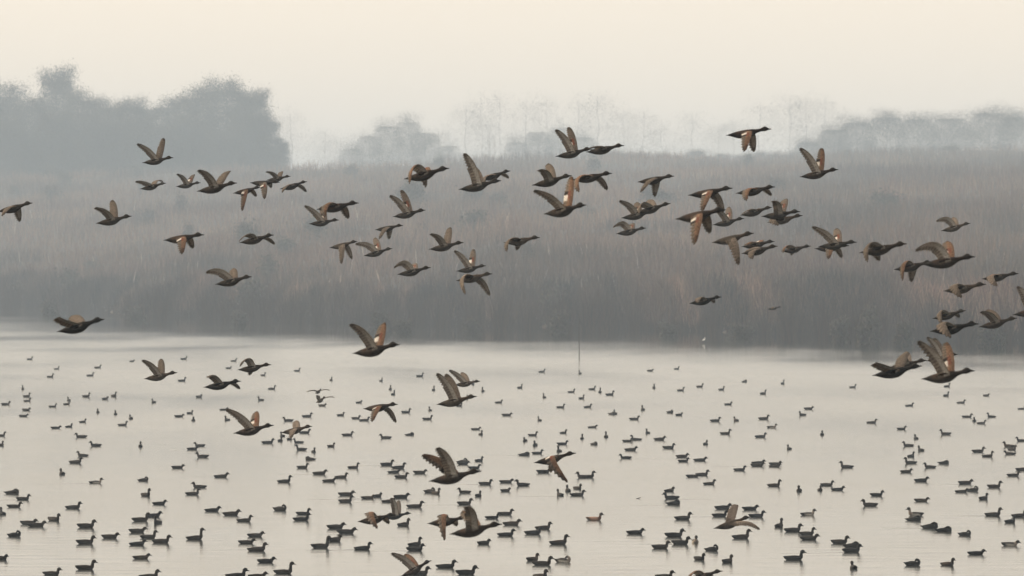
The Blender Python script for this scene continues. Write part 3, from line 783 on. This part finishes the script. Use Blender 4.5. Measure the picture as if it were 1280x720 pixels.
# tile origin, then birds: (x, waterline y, heading and pose letters) in fifths of a photograph pixel
# r side-on one way, l the other way, f end-on, q quarter; U tall neck, w low neck, s head tucked, p preening; then plumage: d dark, b slate, m mottled, v pied, o buff, R rusty
SWIM = {
 (0, 436): [(187,70,'r'),(355,130,'r'),(315,180,'r'),(612,122,'r'),(565,172,'r'),(826,82,'r'),(1150,68,'r'),(1138,205,'r'),(143,255,'f'),(168,302,'r'),(172,330,'r'),(36,352,'r'),(330,365,'r'),(430,325,'f'),(418,350,'r'),(540,302,'r'),(712,300,'r'),(658,318,'rw'),(960,338,'f'),(165,387,'r'),(148,425,'r'),(612,400,'f'),(722,412,'f'),(818,440,'f'),(518,462,'q'),(350,500,'rw'),(432,492,'q'),(768,482,'r'),(1120,428,'r'),(1188,408,'q'),(1208,452,'f'),(1245,305,'r'),(5,548,'r'),(8,608,'f'),(507,555,'l'),(597,610,'l'),(515,672,'l'),(475,716,'r'),(878,614,'f'),(1248,610,'l'),(1205,632,'r'),(1265,680,'l')],
 (256, 436): [(182,80,'r'),(150,125,'r'),(365,170,'r'),(578,142,'r'),(790,200,'f'),(1102,205,'f'),(420,255,'r'),(350,325,'l'),(120,385,'r'),(140,450,'f'),(640,428,'r'),(735,360,'rwm'),(850,420,'q'),(965,340,'r'),(945,440,'r'),(1000,452,'r'),(1160,258,'f'),(1178,290,'f'),(1258,402,'r'),(520,455,'l'),(625,530,'r'),(485,550,'f'),(472,580,'f'),(530,570,'f'),(585,590,'l'),(602,635,'l'),(680,648,'f'),(655,695,'l'),(395,592,'r'),(790,615,'qm'),(893,545,'r'),(1130,562,'l'),(1285,543,'s')],
 (512, 436): [(65,175,'r'),(150,262,'f'),(458,270,'f'),(312,360,'r'),(558,340,'r'),(395,225,'f'),(355,315,'f'),(690,248,'r'),(828,148,'r'),(1065,158,'f'),(842,308,'f'),(1012,275,'r'),(1075,315,'r'),(1142,258,'r'),(1190,275,'f'),(1252,292,'r'),(945,370,'r'),(1115,368,'r'),(1265,412,'r'),(128,388,'f'),(112,445,'r'),(608,420,'r'),(812,452,'f'),(415,508,'r'),(445,540,'f'),(962,530,'q'),(1145,495,'r'),(1228,555,'f'),(1078,565,'f'),(1155,602,'q'),(770,545,'r'),(722,580,'f'),(785,608,'f'),(955,600,'rb'),(800,658,'rb'),(722,668,'rb'),(935,645,'f'),(435,705,'qb'),(335,714,'p')],
 (768, 436): [(225,142,'r'),(390,130,'r'),(247,248,'f'),(415,265,'r'),(535,242,'r'),(670,260,'r'),(815,210,'q'),(1052,222,'f'),(930,285,'r'),(712,352,'r'),(178,385,'f'),(125,445,'r'),(5,410,'f'),(350,402,'r'),(405,418,'r'),(632,455,'r'),(760,452,'f'),(935,442,'r'),(1215,380,'r'),(1175,418,'l'),(985,495,'rv'),(695,535,'r'),(915,555,'rb'),(208,530,'f'),(82,582,'r'),(135,572,'l'),(285,572,'r'),(570,600,'f'),(340,625,'r'),(105,638,'rw'),(1092,630,'f'),(70,687,'l'),(425,680,'rw'),(432,708,'r'),(538,702,'rw'),(900,720,'r'),(1005,726,'r')],
 (1024, 436): [(210,245,'r'),(800,240,'r'),(795,298,'r'),(888,342,'r'),(1045,297,'rw'),(565,360,'r'),(1265,380,'r'),(330,465,'r'),(18,540,'f'),(515,505,'r'),(605,565,'f'),(925,430,'r'),(970,455,'f'),(1075,430,'l'),(1015,470,'r'),(790,538,'l'),(1262,580,'l'),(555,610,'l'),(635,640,'f'),(575,677,'qbd'),(995,648,'r'),(1055,677,'r'),(1185,615,'lm'),(1205,635,'q'),(1190,662,'l'),(570,718,'l'),(783,720,'sdb')],
 (0, 576): [(388,88,'f'),(600,142,'rv'),(900,128,'rp'),(1112,48,'r'),(82,208,'r'),(145,246,'r'),(90,292,'r'),(15,338,'fb'),(180,398,'r'),(230,412,'r'),(338,375,'q'),(460,300,'r'),(540,418,'r'),(95,474,'r'),(690,484,'rw'),(535,519,'r'),(912,222,'q'),(998,275,'rw'),(1205,214,'r'),(1245,170,'l'),(880,378,'r'),(962,352,'rb'),(985,394,'f'),(860,448,'r'),(930,484,'r'),(862,528,'r'),(1010,513,'r'),(1222,492,'rU'),(885,613,'rm'),(8,618,'q'),(535,680,'r'),(325,714,'r'),(935,735,'r')],
 (256, 576): [(105,105,'r'),(612,47,'r'),(720,86,'rw'),(930,47,'rR'),(500,136,'r'),(780,132,'rw'),(855,108,'r'),(1140,30,'r'),(1215,48,'rb'),(1185,77,'rwb'),(1230,107,'r'),(885,218,'r'),(882,260,'r'),(1020,238,'rwm'),(1080,228,'q'),(1230,234,'rw'),(1150,260,'rw'),(50,318,'rw'),(168,342,'rw'),(250,380,'r'),(475,312,'p'),(615,338,'r'),(605,374,'r'),(820,424,'rw'),(885,455,'rw'),(1245,408,'q'),(318,475,'r'),(262,517,'rw'),(330,564,'r'),(725,545,'rU'),(815,504,'q'),(990,556,'rd'),(385,637,'rd'),(495,706,'rU'),(200,732,'r'),(332,732,'r')],
 (512, 576): [(65,80,'r'),(335,25,'rw'),(405,50,'rb'),(475,150,'r'),(605,138,'r'),(600,193,'q'),(705,158,'l'),(342,203,'l'),(430,225,'f'),(345,275,'r'),(35,293,'r'),(838,77,'r'),(1115,107,'r'),(1085,108,'l'),(940,220,'f'),(990,193,'f'),(1050,178,'q'),(1050,220,'r'),(518,363,'rd'),(600,339,'r'),(640,403,'rm'),(605,470,'r'),(775,460,'rb'),(838,428,'r'),(1155,372,'ro'),(935,522,'rR'),(465,522,'qd'),(35,532,'q'),(35,563,'r'),(770,625,'qm'),(830,652,'r'),(965,635,'pv'),(230,670,'rd'),(355,712,'r'),(65,715,'r'),(820,735,'q'),(130,200,'pm'),(165,208,'qm')],
 (768, 576): [(785,63,'rb'),(895,36,'rw'),(1005,40,'rw'),(490,104,'rw'),(550,94,'r'),(595,150,'r'),(1000,162,'r'),(1155,194,'f'),(345,194,'q'),(355,240,'lb'),(375,276,'sdb'),(430,368,'r'),(680,303,'rw'),(850,308,'rw'),(660,350,'r'),(890,353,'rb'),(1212,341,'rv'),(1030,415,'f'),(1118,444,'r'),(1205,464,'r'),(1220,495,'rw'),(132,458,'r'),(375,476,'r'),(415,523,'rd'),(505,513,'fv'),(290,548,'r'),(795,486,'r'),(615,563,'p'),(533,620,'q'),(708,637,'q'),(1125,620,'rd'),(315,732,'r')],
 (1024, 576): [(170,45,'l'),(575,24,'l'),(690,45,'l'),(545,74,'r'),(640,131,'rw'),(5,188,'f'),(50,158,'r'),(118,186,'rwb'),(360,221,'r'),(315,284,'l'),(640,255,'rwm'),(600,344,'lv'),(598,374,'sd'),(700,423,'rd'),(785,444,'sdb'),(915,146,'rw'),(892,198,'rw'),(965,190,'p'),(1095,168,'r'),(1028,242,'q'),(1215,96,'r'),(1270,60,'r'),(1090,345,'r'),(1195,388,'q'),(1250,352,'r'),(915,468,'r'),(1195,532,'rv'),(130,518,'r'),(210,542,'sd'),(205,573,'rd'),(215,676,'f'),(590,655,'rd'),(805,655,'qR'),(983,587,'rd')],
}
birds = []
for (ox, oy), lst in SWIM.items():
    for (x, y, code) in lst:
        px, py = ox + x / 5.0, oy + y / 5.0
        if any(abs(px - b[0]) < 2.2 and abs(py - b[1]) < 1.6 for b in birds): continue
        birds.append((px, py, code))
HUES = {'d': 'dark', 'b': 'slate', 'm': 'mottled', 'v': 'pied', 'o': 'buff', 'R': 'rusty'}
WORD = {'dark': 'blackish', 'slate': 'slate-grey', 'mottled': 'mottled', 'pied': 'pale-flanked', 'buff': 'pinkish-buff', 'rusty': 'rusty', 'grey': 'grey-brown', 'brown': 'dull brown'}
SWIM_LIB = {}
recs = []
for i, (px, py, code) in enumerate(birds):
    rd = random.Random(i * 13 + 5)
    plum = next((HUES[c] for c in code if c in HUES), None)
    head = code[0] if code[0] in 'rlfq' else 'r'
    pose = 'tall' if 'U' in code else 'low' if 'w' in code else 'tuck' if 's' in code else 'preen' if 'p' in code else rd.choices(['mid', 'up', 'low', 'preen', 'tuck'], [50, 22, 22, 3, 3] if head != 'f' else [40, 60, 0, 0, 0])[0]
    if plum is None: plum = rd.choices(['grey', 'brown', 'dark'], [5, 3, 3])[0]
    p = on_water(px, py)
    yaw = {'r': rd.uniform(-22, 22), 'l': 180 + rd.uniform(-22, 22), 'f': rd.choice([90, 90, -90]) + rd.uniform(-25, 25), 'q': rd.choice([-50, 50]) + rd.uniform(-10, 10)}[head]
    if head in 'rl' and py < 520: yaw += rd.choice([-1, 1]) * rd.uniform(15, 45)
    if py < 500 and pose == 'mid': pose = 'up'
    recs.append(dict(p=p, yaw=yaw, pose=pose, plum=plum, head=head, rd=rd))
XY = np.array([(r['p'].x, r['p'].y) for r in recs])
wake_jobs = []
far_order = sorted(range(len(recs)), key=lambda i: -recs[i]['p'].y)
DISTANT = set(far_order[:max(0, len(recs) - 300)])
far_v, far_f, far_c = [], [], []
for i, r in enumerate(recs):
    rd = r['rd']; p = r['p']
    key = (r['pose'], r['plum'])
    if key not in SWIM_LIB: SWIM_LIB[key] = swim_mesh(r['pose'], r['plum'], len(SWIM_LIB))
    gap = float(shore(p.x)) - p.y
    place = 'near the reeds' if gap < 250 else 'in mid lake' if gap < 420 else 'far from reeds'
    d = np.hypot(XY[:, 0] - p.x, (XY[:, 1] - p.y) * .35); d[i] = 9e9
    nn = int((d < 1.1).sum())
    comp = 'alone' if nn == 0 else f"by a {WORD[recs[int(d.argmin())]['plum']]} duck" if nn == 1 else 'in a cluster'
    posew = {'up': 'neck-up', 'mid': '', 'tall': 'long-necked', 'low': 'low-headed', 'tuck': 'head tucked in', 'preen': 'preening'}[r['pose']]
    headw2 = {'r': 'side-on', 'l': 'facing against the flock', 'f': 'end-on', 'q': 'half turned'}[r['head']]
    lab = f"{WORD[r['plum']]} duck floating {headw2}" + (f", {posew}" if posew else "") + f", {comp} {place}"
    s = rd.uniform(.92, 1.12)
    if i in DISTANT:                                   # the smallest beyond the three hundred nearest
        me = SWIM_LIB[key]
        mt = Matrix.Translation((p.x, p.y, -.018)) @ Matrix.Rotation(math.radians(r['yaw']), 4, 'Z') @ Matrix.Diagonal((s, s, s * 1.15, 1))
        b0 = len(far_v)
        far_v += [tuple(mt @ q.co) for q in me.vertices]
        far_c += [tuple(q.color[:3]) for q in me.color_attributes['Col'].data]
        far_f += [tuple(b0 + k for k in pl.vertices) for pl in me.polygons]
        if rd.random() < .8: wake_jobs.append((p, r['yaw'], rd.uniform(.8, 2.6), rd.uniform(.006, .012)))
        continue
    o = add('swimming_duck', SWIM_LIB[key], label=lab, cat='duck', group='ducks swimming on the lake')
    if r['pose'] == 'tuck': s *= 1.1
    o.location = (p.x, p.y, -.018)
    o.rotation_euler = (0, math.radians(rd.uniform(-3, 3)), math.radians(r['yaw']))
    o.scale = (s, s, s * rd.uniform(.95, 1.08) * (1.12 if gap < 330 else 1))
    if r['head'] in 'rl' and rd.random() < (.6 if gap < 330 else .14):
        wake_jobs.append((p, r['yaw'], rd.uniform(.6, 1.8), rd.uniform(.004, .009)))

add('distant_ducks', mesh_from('distant_ducks', far_v, far_f, far_c, mats=[M_PLUME], extra={'wing': [0] * len(far_v)}), kind='stuff',
    label='scatter of tiny ducks swimming near the reed bank', cat='ducks')
# low wakes trailing behind swimming birds: ridges of water, parts of the lake surface
for (p, yaw, ln, h) in wake_jobs:
    n = 7; V, Fc = [], []
    for k in range(n + 1):
        t = k / n
        hh = h * (1 - t) ** .7 + .0005; wd = .07 + .05 * t
        x = -.18 - ln * t; yy = .03 * math.sin(t * 9)
        V += [(x, yy - wd, .0), (x, yy - wd * .3, hh), (x, yy + wd * .3, hh), (x, yy + wd, .0)]
    for k in range(n):
        for q in range(3):
            b = k * 4 + q
            Fc.append((b, b + 1, b + 5, b + 4))
    me = mesh_from('wake', V, Fc, mats=[M_WATER], extra={'ruffle': [.1] * len(V)})
    o = add('wake', me, parent=water, loc=(p.x, p.y, .003))
    o.rotation_euler = (0, 0, math.radians(yaw))

# ------------------------------------------------------------------ white bird on the bank, drifting twig
def white_bird():
    pts = np.array([(-.24, .30, .01, .01), (-.16, .33, .06, .05), (-.04, .38, .10, .09), (.06, .43, .08, .09), (.10, .50, .04, .05), (.08, .57, .028, .03), (.09, .63, .03, .03), (.13, .64, .022, .022), (.17, .63, .009, .009), (.24, .61, .004, .004)])
    V, Fc, C = [], [], []; N = 10
    for i in range(len(pts)):
        a, b = pts[max(i - 1, 0), :2], pts[min(i + 1, len(pts) - 1), :2]
        t = (b - a) / np.linalg.norm(b - a)
        for k in range(N):
            th = 2 * math.pi * k / N
            V.append((pts[i, 0] - t[1] * math.sin(th) * pts[i, 3], math.cos(th) * pts[i, 2], pts[i, 1] + t[0] * math.sin(th) * pts[i, 3])); C.append((.78, .77, .73) if i < 8 else (.5, .35, .1))
    for i in range(len(pts) - 1):
        for k in range(N):
            Fc.append((i * N + k, i * N + (k + 1) % N, (i + 1) * N + (k + 1) % N, (i + 1) * N + k))
    for s in (-1, 1):
        tube(V, Fc, C, (-.02, .03 * s, .33), (0, .03 * s, -.05), .012, .01, (.05, .05, .05), 5)
    me = mesh_from('white_bird', np.array(V), Fc, np.array(C), mats=[M_PLUME], extra={'wing': [0] * len(V)})
    p = on_water(880, 429)
    add('white_bird', me, label='small white bird standing in the shallows at the foot of the reeds', cat='bird', loc=(p.x, p.y, .02)).scale = (.75, .75, .75)
white_bird()

def twig():
    V, Fc, C = [], [], []
    tube(V, Fc, C, (-.06, 0, .0), (.03, .02, .02), .014, .012, (.04, .03, .025), 6)
    tube(V, Fc, C, (.03, .02, .02), (.07, .0, .05), .012, .006, (.04, .03, .025), 6)
    me = mesh_from('floating_twig', np.array(V), Fc, np.array(C), mats=[M_BARK])
    add('floating_twig', me, label='tiny dark speck drifting on open water between the swimming ducks', cat='twig', loc=on_water(798, 623.5))
twig()

# ------------------------------------------------------------------ haze
HAZE_DENSITY = 3.3e-4
m, n, out = new_mat('morning_haze')
pv = n.nodes.new('ShaderNodeVolumePrincipled')
pv.inputs['Density'].default_value = HAZE_DENSITY
pv.inputs['Color'].default_value = (0.54, 0.67, 0.82, 1)
pv.inputs['Anisotropy'].default_value = 0.0
n.links.new(pv.outputs[0], out.inputs['Volume'])
x0, x1, y0, y1, z0, z1 = -2650, 2650, -320, 5250, -3, 79
hv = [(x, y, z) for x in (x0, x1) for y in (y0, y1) for z in (z0, z1)]
hf = [(0, 1, 3, 2), (4, 6, 7, 5), (0, 4, 5, 1), (2, 3, 7, 6), (0, 2, 6, 4), (1, 5, 7, 3)]
hz = add('haze', mesh_from('haze', hv, hf, smooth=False, mats=[m]), kind='stuff', label='pale morning haze hanging over the whole lake', cat='haze')
for o_ in sc.objects:
    if len(o_.get('label', '').split()) > 15: print('LONG', o_.name, o_['label'])
print('FLYERS', len(FLYERS), 'SWIMMERS', len(birds))
